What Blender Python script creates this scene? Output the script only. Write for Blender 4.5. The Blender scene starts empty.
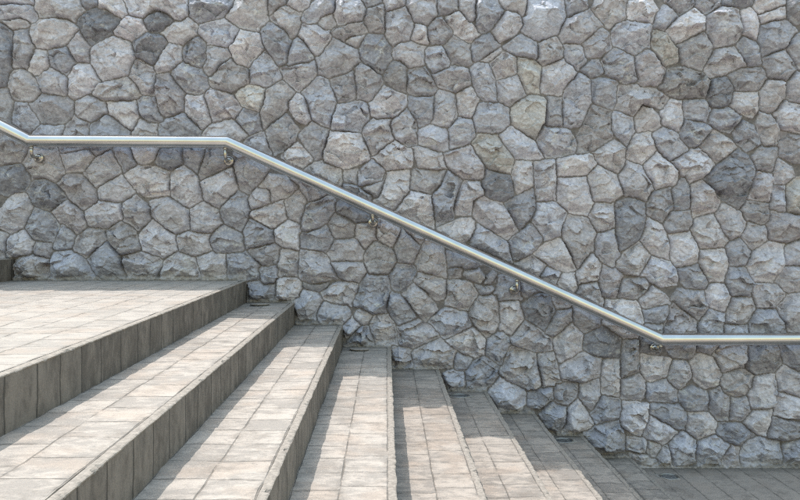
import bpy, bmesh, math, random
import numpy as np
from mathutils import Vector, Matrix

# ------------------------------------------------------------------ units
S = 151.0            # survey units (wall plane) per metre
UX, UY = 386.0, 226.0
EYE = 1.609          # eye height above the lower paving
CAM_D = 5.5          # camera to wall

def wx(u): return (u - UX) / S
def wz(v): return EYE + (UY - v) / S

scn = bpy.context.scene
col = scn.collection
rng = random.Random(7)

# ------------------------------------------------------------------ helpers
def link(o, parent=None):
    col.objects.link(o)
    if parent is not None:
        o.parent = parent
    return o

def tag(o, label=None, cat=None, group=None, kind=None):
    if label: o['label'] = label
    if cat: o['category'] = cat
    if group: o['group'] = group
    if kind: o['kind'] = kind
    return o

def empty(name, loc):
    o = bpy.data.objects.new(name, None)
    o.location = loc
    o.empty_display_size = 0.1
    return link(o)

def mesh_obj(name, verts, faces, mat, parent=None, loc=(0, 0, 0), smooth=False):
    me = bpy.data.meshes.new(name)
    me.from_pydata([tuple(v) for v in verts], [], faces)
    me.update()
    if smooth:
        me.polygons.foreach_set('use_smooth', [True] * len(me.polygons))
    me.materials.append(mat)
    o = bpy.data.objects.new(name, me)
    o.location = loc
    return link(o, parent)

def bm_obj(name, bm, mat, parent=None, loc=(0, 0, 0), smooth=False):
    bmesh.ops.recalc_face_normals(bm, faces=bm.faces[:])
    me = bpy.data.meshes.new(name)
    bm.to_mesh(me); bm.free()
    if smooth:
        me.polygons.foreach_set('use_smooth', [True] * len(me.polygons))
    me.materials.append(mat)
    o = bpy.data.objects.new(name, me)
    o.location = loc
    return link(o, parent)

def tube(bm, pts, radii, n=20, cap=True):
    pts = [Vector(p) for p in pts]
    if not isinstance(radii, (list, tuple)):
        radii = [radii] * len(pts)
    rings = []
    up = None
    for i, p in enumerate(pts):
        a = (pts[i] - pts[i - 1]).normalized() if i > 0 else None
        b = (pts[i + 1] - pts[i]).normalized() if i < len(pts) - 1 else None
        t = (a + b).normalized() if a and b else (a or b)
        if up is None:
            up = t.orthogonal().normalized()
        up = (up - t * up.dot(t)).normalized()
        side = t.cross(up)
        rings.append([bm.verts.new(p + (up * math.cos(2 * math.pi * k / n) + side * math.sin(2 * math.pi * k / n)) * radii[i]) for k in range(n)])
    for r0, r1 in zip(rings, rings[1:]):
        for k in range(n):
            bm.faces.new((r0[k], r0[(k + 1) % n], r1[(k + 1) % n], r1[k]))
    if cap:
        bm.faces.new(rings[0][::-1]); bm.faces.new(rings[-1])

def lathe(bm, prof, n=32, axis='z', origin=(0, 0, 0)):
    """prof: list of (radius, height); axis 'z' up or 'y' (height runs along -y)"""
    o = Vector(origin)
    rings = []
    for r, h in prof:
        ring = []
        for k in range(n):
            a = 2 * math.pi * k / n
            if axis == 'z': v = Vector((r * math.cos(a), r * math.sin(a), h))
            else: v = Vector((r * math.cos(a), -h, r * math.sin(a)))
            ring.append(bm.verts.new(o + v))
        rings.append(ring)
    for r0, r1 in zip(rings, rings[1:]):
        for k in range(n):
            bm.faces.new((r0[k], r0[(k + 1) % n], r1[(k + 1) % n], r1[k]))
    bm.faces.new(rings[0][::-1]); bm.faces.new(rings[-1])

# ------------------------------------------------------------------ numpy noise
_p = np.random.RandomState(11).permutation(512)
_PERM = np.concatenate([_p, _p, _p, _p])
_ang = np.random.RandomState(5).rand(512) * 2 * np.pi
_GX, _GY = np.cos(_ang), np.sin(_ang)

def perlin(x, y):
    xi = np.floor(x).astype(np.int64); yi = np.floor(y).astype(np.int64)
    fx = x - xi; fy = y - yi
    u = fx * fx * fx * (fx * (fx * 6 - 15) + 10); v = fy * fy * fy * (fy * (fy * 6 - 15) + 10)
    def g(ix, iy, dx, dy):
        h = _PERM[_PERM[ix & 511] + (iy & 511)] & 511
        return _GX[h] * dx + _GY[h] * dy
    n00 = g(xi, yi, fx, fy); n10 = g(xi + 1, yi, fx - 1, fy)
    n01 = g(xi, yi + 1, fx, fy - 1); n11 = g(xi + 1, yi + 1, fx - 1, fy - 1)
    return 1.5 * ((n00 * (1 - u) + n10 * u) * (1 - v) + (n01 * (1 - u) + n11 * u) * v)

def fbm(x, y, o=4, g=0.5):
    s = 0; a = 1.0
    for k in range(o):
        s = s + a * perlin(x + 17.3 * k, y - 9.1 * k)
        x = x * 2.03; y = y * 2.03; a *= g
    return s

def chips(x, y, slope=1.0):
    """broken-stone facets: every irregular cell is a small tilted plane"""
    xi = np.floor(x).astype(np.int64); yi = np.floor(y).astype(np.int64)
    best = np.full(x.shape, 9e9); out = np.zeros(x.shape)
    for dx in (-1, 0, 1):
        for dy in (-1, 0, 1):
            cx, cy = xi + dx, yi + dy
            h = _PERM[_PERM[cx & 511] + (cy & 511)] & 511
            h2 = _PERM[h + 77] & 511
            px = cx + (h / 512.0); py = cy + (h2 / 512.0)
            d = (x - px) ** 2 + (y - py) ** 2
            m = d < best
            h3 = _PERM[h2 + 131] & 511
            val = slope * (_GX[h3] * (x - px) + _GY[h3] * (y - py)) + 0.35 * ((_PERM[h3 + 9] & 511) / 512.0 - 0.5)
            out = np.where(m, val, out); best = np.where(m, d, best)
    return out

def sstep(a, b, x):
    t = np.clip((x - a) / (b - a), 0, 1)
    return t * t * (3 - 2 * t)

# ------------------------------------------------------------------ node helpers
class NT:
    def __init__(self, name):
        self.m = bpy.data.materials.new(name); self.m.use_nodes = True
        self.t = self.m.node_tree; self.t.nodes.clear()
        self.out = self.n('ShaderNodeOutputMaterial')
        self.b = self.n('ShaderNodeBsdfPrincipled')
        self.t.links.new(self.b.outputs[0], self.out.inputs[0])
    def n(self, k, **kw):
        q = self.t.nodes.new(k)
        for a, v in kw.items(): setattr(q, a, v)
        return q
    def set(self, sock, v):
        if hasattr(v, 'is_linked') or isinstance(v, bpy.types.NodeSocket): self.t.links.new(v, sock)
        else: sock.default_value = v
    def math(self, op, a, b=0.0, c=0.0, clamp=False):
        q = self.n('ShaderNodeMath', operation=op, use_clamp=clamp)
        self.set(q.inputs[0], a); self.set(q.inputs[1], b); self.set(q.inputs[2], c)
        return q.outputs[0]
    def noise(self, vec, scale, detail=3, rough=0.55, lac=2.0, dist=0.0):
        q = self.n('ShaderNodeTexNoise'); self.set(q.inputs['Vector'], vec)
        q.inputs['Scale'].default_value = scale; q.inputs['Detail'].default_value = detail
        q.inputs['Roughness'].default_value = rough; q.inputs['Lacunarity'].default_value = lac
        q.inputs['Distortion'].default_value = dist
        return q.outputs[0]
    def comb(self, x, y, z):
        q = self.n('ShaderNodeCombineXYZ')
        for i, v in enumerate((x, y, z)): self.set(q.inputs[i], v)
        return q.outputs[0]
    def ramp(self, x, a, b):        # smoothstep map range
        q = self.n('ShaderNodeMapRange', interpolation_type='SMOOTHSTEP')
        self.set(q.inputs[0], x); q.inputs[1].default_value = a; q.inputs[2].default_value = b
        return q.outputs[0]
    def mix(self, f, a, b, blend='MIX'):
        q = self.n('ShaderNodeMix', data_type='RGBA', blend_type=blend)
        self.set(q.inputs[0], f); self.set(q.inputs[6], a); self.set(q.inputs[7], b)
        return q.outputs[2]
    def white(self, vec):
        q = self.n('ShaderNodeTexWhiteNoise', noise_dimensions='3D'); self.set(q.inputs[0], vec)
        return q.outputs[0]
    def bump(self, h, strength=0.5, dist=0.01, normal=None):
        q = self.n('ShaderNodeBump'); q.inputs['Strength'].default_value = strength; q.inputs['Distance'].default_value = dist
        self.set(q.inputs['Height'], h)
        if normal is not None: self.set(q.inputs['Normal'], normal)
        return q.outputs[0]

def C(r, g=None, b=None):
    if g is None: g = b = r
    return (r, g, b, 1.0)

# ------------------------------------------------------------------ materials
def mat_stone():
    t = NT('rough_limestone')
    a = t.n('ShaderNodeAttribute', attribute_name='stone_colour')
    g = t.n('ShaderNodeNewGeometry').outputs['Position']
    f1 = t.noise(g, 55, 5, 0.62); f2 = t.noise(g, 210, 3, 0.6)
    k = t.math('ADD', t.math('MULTIPLY', t.ramp(f1, 0.25, 0.75), 0.36), 0.82)
    k = t.math('MULTIPLY', k, t.math('ADD', t.math('MULTIPLY', f2, 0.5), 0.75))
    c = t.mix(1.0, a.outputs['Color'], t.comb(k, k, k), 'MULTIPLY')
    t.set(t.b.inputs['Base Color'], c)
    t.b.inputs['Roughness'].default_value = 0.82
    t.b.inputs['Specular IOR Level'].default_value = 0.35
    rg = t.n('ShaderNodeTexNoise', noise_type='RIDGED_MULTIFRACTAL'); t.set(rg.inputs['Vector'], g)
    rg.inputs['Scale'].default_value = 34; rg.inputs['Detail'].default_value = 5; rg.inputs['Roughness'].default_value = 0.6; rg.inputs['Distortion'].default_value = 0.4
    hb = t.math('ADD', t.math('MULTIPLY', t.noise(g, 95, 6, 0.7), 0.7), t.math('MULTIPLY', rg.outputs[0], 0.35))
    t.set(t.b.inputs['Normal'], t.bump(hb, 0.5, 0.008))
    return t.m

PITCH = 0.1465
def mat_paving(name, lightc, greyc, darkc, dirt=0.5, xrows=PITCH, ylen=0.166, nose=0.027, joint=0.66):
    """stamped concrete tiles; object x runs to the nosing edge at x = 0, y along the step"""
    t = NT(name)
    oc = t.n('ShaderNodeTexCoord').outputs['Object']
    rnd = t.n('ShaderNodeObjectInfo').outputs['Random']
    sep = t.n('ShaderNodeSeparateXYZ'); t.set(sep.inputs[0], oc)
    r50 = t.math('MULTIPLY', rnd, 57.0)
    x, y = sep.outputs[0], t.math('ADD', sep.outputs[1], r50)
    P = t.comb(x, y, r50)
    wob = t.math('MULTIPLY', t.math('SUBTRACT', t.noise(t.comb(t.math('MULTIPLY', x, 6.0), y, r50), 7.0, 4, 0.65), 0.5), 0.011)
    wob2 = t.math('MULTIPLY', t.math('SUBTRACT', t.noise(t.comb(x, t.math('MULTIPLY', y, 6.0), 3.3), 9.0, 4, 0.65), 0.5), 0.016)
    u = t.math('ADD', t.math('MULTIPLY', t.math('ADD', x, nose), -1.0), wob)
    row = t.math('FLOOR', t.math('DIVIDE', u, xrows))
    fu = t.math('SUBTRACT', u, t.math('MULTIPLY', t.math('ROUND', t.math('DIVIDE', u, xrows)), xrows))
    du = t.math('ABSOLUTE', fu)
    rw = t.white(t.comb(row, r50, 1.0))
    v = t.math('ADD', t.math('ADD', y, t.math('MULTIPLY', rw, ylen)), wob2)
    v = t.math('ADD', v, t.math('MULTIPLY', t.noise(t.comb(row, t.math('MULTIPLY', y, 2.2), 5.0), 1.0, 1), 0.09))
    cell = t.math('FLOOR', t.math('DIVIDE', v, ylen))
    fv = t.math('SUBTRACT', v, t.math('MULTIPLY', t.math('ROUND', t.math('DIVIDE', v, ylen)), ylen))
    dv = t.math('ABSOLUTE', fv)
    thick = t.noise(P, 9.0, 3, 0.6)
    ju = t.math('SUBTRACT', 1.0, t.ramp(t.math('SUBTRACT', du, t.math('MULTIPLY', thick, 0.0024)), 0.0, 0.0022))
    jv = t.math('SUBTRACT', 1.0, t.ramp(t.math('SUBTRACT', dv, t.math('MULTIPLY', thick, 0.0022)), 0.0, 0.0024))
    onrow = t.math('GREATER_THAN', u, 0.0)                      # no cross joints on the nosing strip
    jv = t.math('MULTIPLY', jv, onrow)
    jv = t.math('MULTIPLY', jv, t.ramp(t.noise(t.comb(x, y, 8.0), 8.0, 4, 0.65), 0.36, 0.54))
    ju = t.math('MULTIPLY', ju, t.ramp(t.noise(t.comb(x, y, 4.0), 5.0, 3, 0.6), 0.34, 0.54))
    j = t.math('MAXIMUM', ju, jv)
    # streaks of the stamped, hand-tinted surface run across the step
    st = t.noise(t.comb(t.math('MULTIPLY', x, 12.0), t.math('MULTIPLY', y, 20.0), t.math('MULTIPLY', cell, 3.1)), 1.0, 7, 0.68, 2.1, 0.35)
    st2 = t.noise(t.comb(t.math('MULTIPLY', x, 17.0), t.math('MULTIPLY', y, 32.0), row), 1.0, 6, 0.7, 2.0, 0.4)
    big = t.noise(P, 3.4, 6, 0.68)
    tile = t.white(t.comb(row, cell, r50))
    f = t.math('ADD', t.math('MULTIPLY', t.math('SUBTRACT', tile, 0.5), 0.16), t.math('ADD', st, t.math('MULTIPLY', t.math('SUBTRACT', big, 0.5), 0.55)))
    c = t.mix(t.ramp(f, 0.38, 0.62), greyc, lightc)
    pink = t.noise(t.comb(x, y, 2.0), 4.5, 2)
    c = t.mix(t.math('MULTIPLY', t.ramp(pink, 0.48, 0.66), 0.42), c, C(lightc[0] * 0.93, lightc[1] * 0.83, lightc[2] * 0.76))
    c = t.mix(t.math('MULTIPLY', t.ramp(st2, 0.56, 0.74), dirt), c, darkc)
    c = t.mix(t.math('MULTIPLY', t.math('SUBTRACT', 1.0, onrow), 0.55), c, C(lightc[0] * 0.88, lightc[1] * 0.89, lightc[2] * 0.9))
    stain = t.ramp(t.noise(t.comb(x, y, 13.0), 6.5, 7, 0.72), 0.51, 0.66)
    c = t.mix(t.math('MULTIPLY', stain, 0.52), c, C(greyc[0] * 0.68, greyc[1] * 0.65, greyc[2] * 0.62))
    near = t.math('SUBTRACT', 1.0, t.ramp(t.math('MINIMUM', du, t.math('ADD', dv, t.math('MULTIPLY', t.math('SUBTRACT', 1.0, onrow), 0.1))), 0.0, 0.022))
    grime = t.math('MULTIPLY', near, t.ramp(t.noise(t.comb(x, y, 21.0), 19.0, 6, 0.7), 0.45, 0.57))
    c = t.mix(t.math('MULTIPLY', grime, 0.42), c, C(0.12, 0.108, 0.098))
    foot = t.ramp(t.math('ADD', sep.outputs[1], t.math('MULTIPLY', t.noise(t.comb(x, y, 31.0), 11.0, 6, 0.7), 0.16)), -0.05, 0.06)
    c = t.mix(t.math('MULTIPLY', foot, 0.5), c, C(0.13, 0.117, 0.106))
    spots = t.ramp(t.noise(t.comb(x, y, 41.0), 62.0, 3, 0.6), 0.66, 0.73)
    c = t.mix(t.math('MULTIPLY', spots, 0.4), c, C(0.13, 0.12, 0.11))
    fine = t.noise(oc, 150, 5, 0.72)
    kk = t.math('ADD', t.math('MULTIPLY', fine, 0.5), 0.75)
    c = t.mix(1.0, c, t.comb(kk, kk, kk), 'MULTIPLY')
    c = t.mix(t.math('MULTIPLY', j, joint), c, C(0.095, 0.085, 0.076))
    t.set(t.b.inputs['Base Color'], c)
    t.b.inputs['Roughness'].default_value = 0.8
    t.b.inputs['Specular IOR Level'].default_value = 0.3
    h = t.math('SUBTRACT', t.math('ADD', t.math('MULTIPLY', st, 0.6), t.math('ADD', t.math('MULTIPLY', st2, 0.4), t.math('MULTIPLY', fine, 0.3))), t.math('MULTIPLY', j, 1.2))
    t.set(t.b.inputs['Normal'], t.bump(h, 0.6, 0.006))
    return t.m

def mat_riser():
    t = NT('riser_concrete')
    oc = t.n('ShaderNodeTexCoord').outputs['Object']
    rnd = t.math('MULTIPLY', t.n('ShaderNodeObjectInfo').outputs['Random'], 41.0)
    sep = t.n('ShaderNodeSeparateXYZ'); t.set(sep.inputs[0], oc)
    y, z = t.math('ADD', sep.outputs[1], rnd), sep.outputs[2]
    L = 0.178
    wob = t.math('MULTIPLY', t.math('SUBTRACT', t.noise(t.comb(rnd, y, t.math('MULTIPLY', z, 2.0)), 9.0, 3, 0.6), 0.5), 0.014)
    v = t.math('ADD', y, t.math('ADD', wob, t.math('MULTIPLY', t.noise(t.comb(rnd, y, 1.0), 2.6, 1), 0.12)))
    cell = t.math('FLOOR', t.math('DIVIDE', v, L))
    fv = t.math('ABSOLUTE', t.math('SUBTRACT', v, t.math('MULTIPLY', t.math('ROUND', t.math('DIVIDE', v, L)), L)))
    th = t.noise(t.comb(rnd, y, z), 14, 2)
    j = t.math('SUBTRACT', 1.0, t.ramp(t.math('SUBTRACT', fv, t.math('MULTIPLY', th, 0.0045)), 0.0, 0.0032))
    cw = t.white(t.comb(cell, rnd, 2.0))
    streak = t.noise(t.comb(rnd, t.math('MULTIPLY', y, 17.0), t.math('MULTIPLY', z, 8.0)), 1.0, 7, 0.7, 2.0, 0.4)
    blot = t.noise(t.comb(rnd, t.math('MULTIPLY', y, 1.4), z), 11.0, 7, 0.7, 2.0, 0.3)
    f = t.math('ADD', t.math('MULTIPLY', streak, 0.5), t.math('ADD', t.math('MULTIPLY', blot, 0.5), t.math('MULTIPLY', t.math('SUBTRACT', cw, 0.5), 0.13)))
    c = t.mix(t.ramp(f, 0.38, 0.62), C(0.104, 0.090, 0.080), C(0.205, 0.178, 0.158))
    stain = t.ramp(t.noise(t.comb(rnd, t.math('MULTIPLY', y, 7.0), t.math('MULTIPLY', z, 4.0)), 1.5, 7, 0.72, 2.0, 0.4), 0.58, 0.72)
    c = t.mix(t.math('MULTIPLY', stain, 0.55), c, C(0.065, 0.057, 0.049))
    fine = t.noise(oc, 130, 3, 0.6)
    kk = t.math('ADD', t.math('MULTIPLY', fine, 0.4), 0.8)
    c = t.mix(1.0, c, t.comb(kk, kk, kk), 'MULTIPLY')
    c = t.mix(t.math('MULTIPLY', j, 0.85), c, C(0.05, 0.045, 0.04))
    t.set(t.b.inputs['Base Color'], c)
    t.b.inputs['Roughness'].default_value = 0.85
    h = t.math('SUBTRACT', t.math('ADD', t.math('MULTIPLY', f, 0.7), t.math('MULTIPLY', fine, 0.2)), t.math('MULTIPLY', j, 1.2))
    t.set(t.b.inputs['Normal'], t.bump(h, 0.6, 0.006))
    return t.m

def mat_plain(name, c1, c2, scale=30, rough=0.85, bump=0.3):
    t = NT(name)
    g = t.n('ShaderNodeTexCoord').outputs['Object']
    n = t.noise(g, scale, 5, 0.62)
    t.set(t.b.inputs['Base Color'], t.mix(t.ramp(n, 0.3, 0.7), c1, c2))
    t.b.inputs['Roughness'].default_value = rough
    t.set(t.b.inputs['Normal'], t.bump(n, bump, 0.005))
    return t.m

def mat_steel(name, base, rough, streak=True):
    t = NT(name)
    g = t.n('ShaderNodeNewGeometry').outputs['Position']
    t.b.inputs['Metallic'].default_value = 1.0
    sm = t.noise(g, 6, 4, 0.6)
    t.set(t.b.inputs['Base Color'], t.mix(t.ramp(sm, 0.3, 0.75), C(*[v * 0.86 for v in base]), C(*base)))
    sep = t.n('ShaderNodeSeparateXYZ'); t.set(sep.inputs[0], g)
    t.set(t.b.inputs['Roughness'], t.math('ADD', t.math('MULTIPLY', sm, 0.12), rough - 0.06))
    return t.m

M_STONE = mat_stone()
M_TREAD = mat_paving('stamped_paving', C(0.415, 0.370, 0.333), C(0.285, 0.257, 0.235), C(0.165, 0.152, 0.142), 0.65)
M_LANDING = mat_paving('clean_paving', C(0.378, 0.340, 0.310), C(0.305, 0.277, 0.255), C(0.20, 0.184, 0.173), 0.55, joint=0.4)
M_DUSTY = mat_paving('dusty_paving', C(0.368, 0.320, 0.283), C(0.24, 0.213, 0.193), C(0.135, 0.126, 0.12), 0.75)
M_PAVE = mat_paving('worn_paving', C(0.35, 0.30, 0.265), C(0.225, 0.196, 0.177), C(0.085, 0.078, 0.075), 0.95, joint=0.7)
M_RISER = mat_riser()
M_NOSE = mat_plain('nosing_concrete', C(0.19, 0.167, 0.147), C(0.335, 0.296, 0.262), 60, 0.85, 0.5)
M_GROUND = mat_plain('plain_concrete_ground', C(0.21, 0.205, 0.195), C(0.31, 0.30, 0.285), 3, 0.9, 0.2)
M_STEEL = mat_steel('brushed_steel', (0.70, 0.68, 0.66), 0.24)
M_CAST = mat_steel('polished_cast_steel', (0.47, 0.44, 0.405), 0.22)
M_RING = mat_steel('dull_metal_ring', (0.36, 0.35, 0.335), 0.55)
M_COLLAR = mat_plain('mortar_collar', C(0.21, 0.188, 0.17), C(0.33, 0.298, 0.272), 40, 0.9, 0.5)
M_COVER = mat_plain('dusty_cover', C(0.20, 0.178, 0.16), C(0.33, 0.294, 0.265), 35, 0.8, 0.3)
def mat_lens():
    t = NT('dusty_dark_glass')
    g = t.n('ShaderNodeNewGeometry').outputs['Position']
    n = t.noise(g, 60, 4, 0.6)
    t.set(t.b.inputs['Base Color'], t.mix(t.ramp(n, 0.4, 0.75), C(0.07, 0.075, 0.08), C(0.22, 0.215, 0.21)))
    t.b.inputs['Roughness'].default_value = 0.3
    return t.m
M_LENS = mat_lens()

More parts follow.
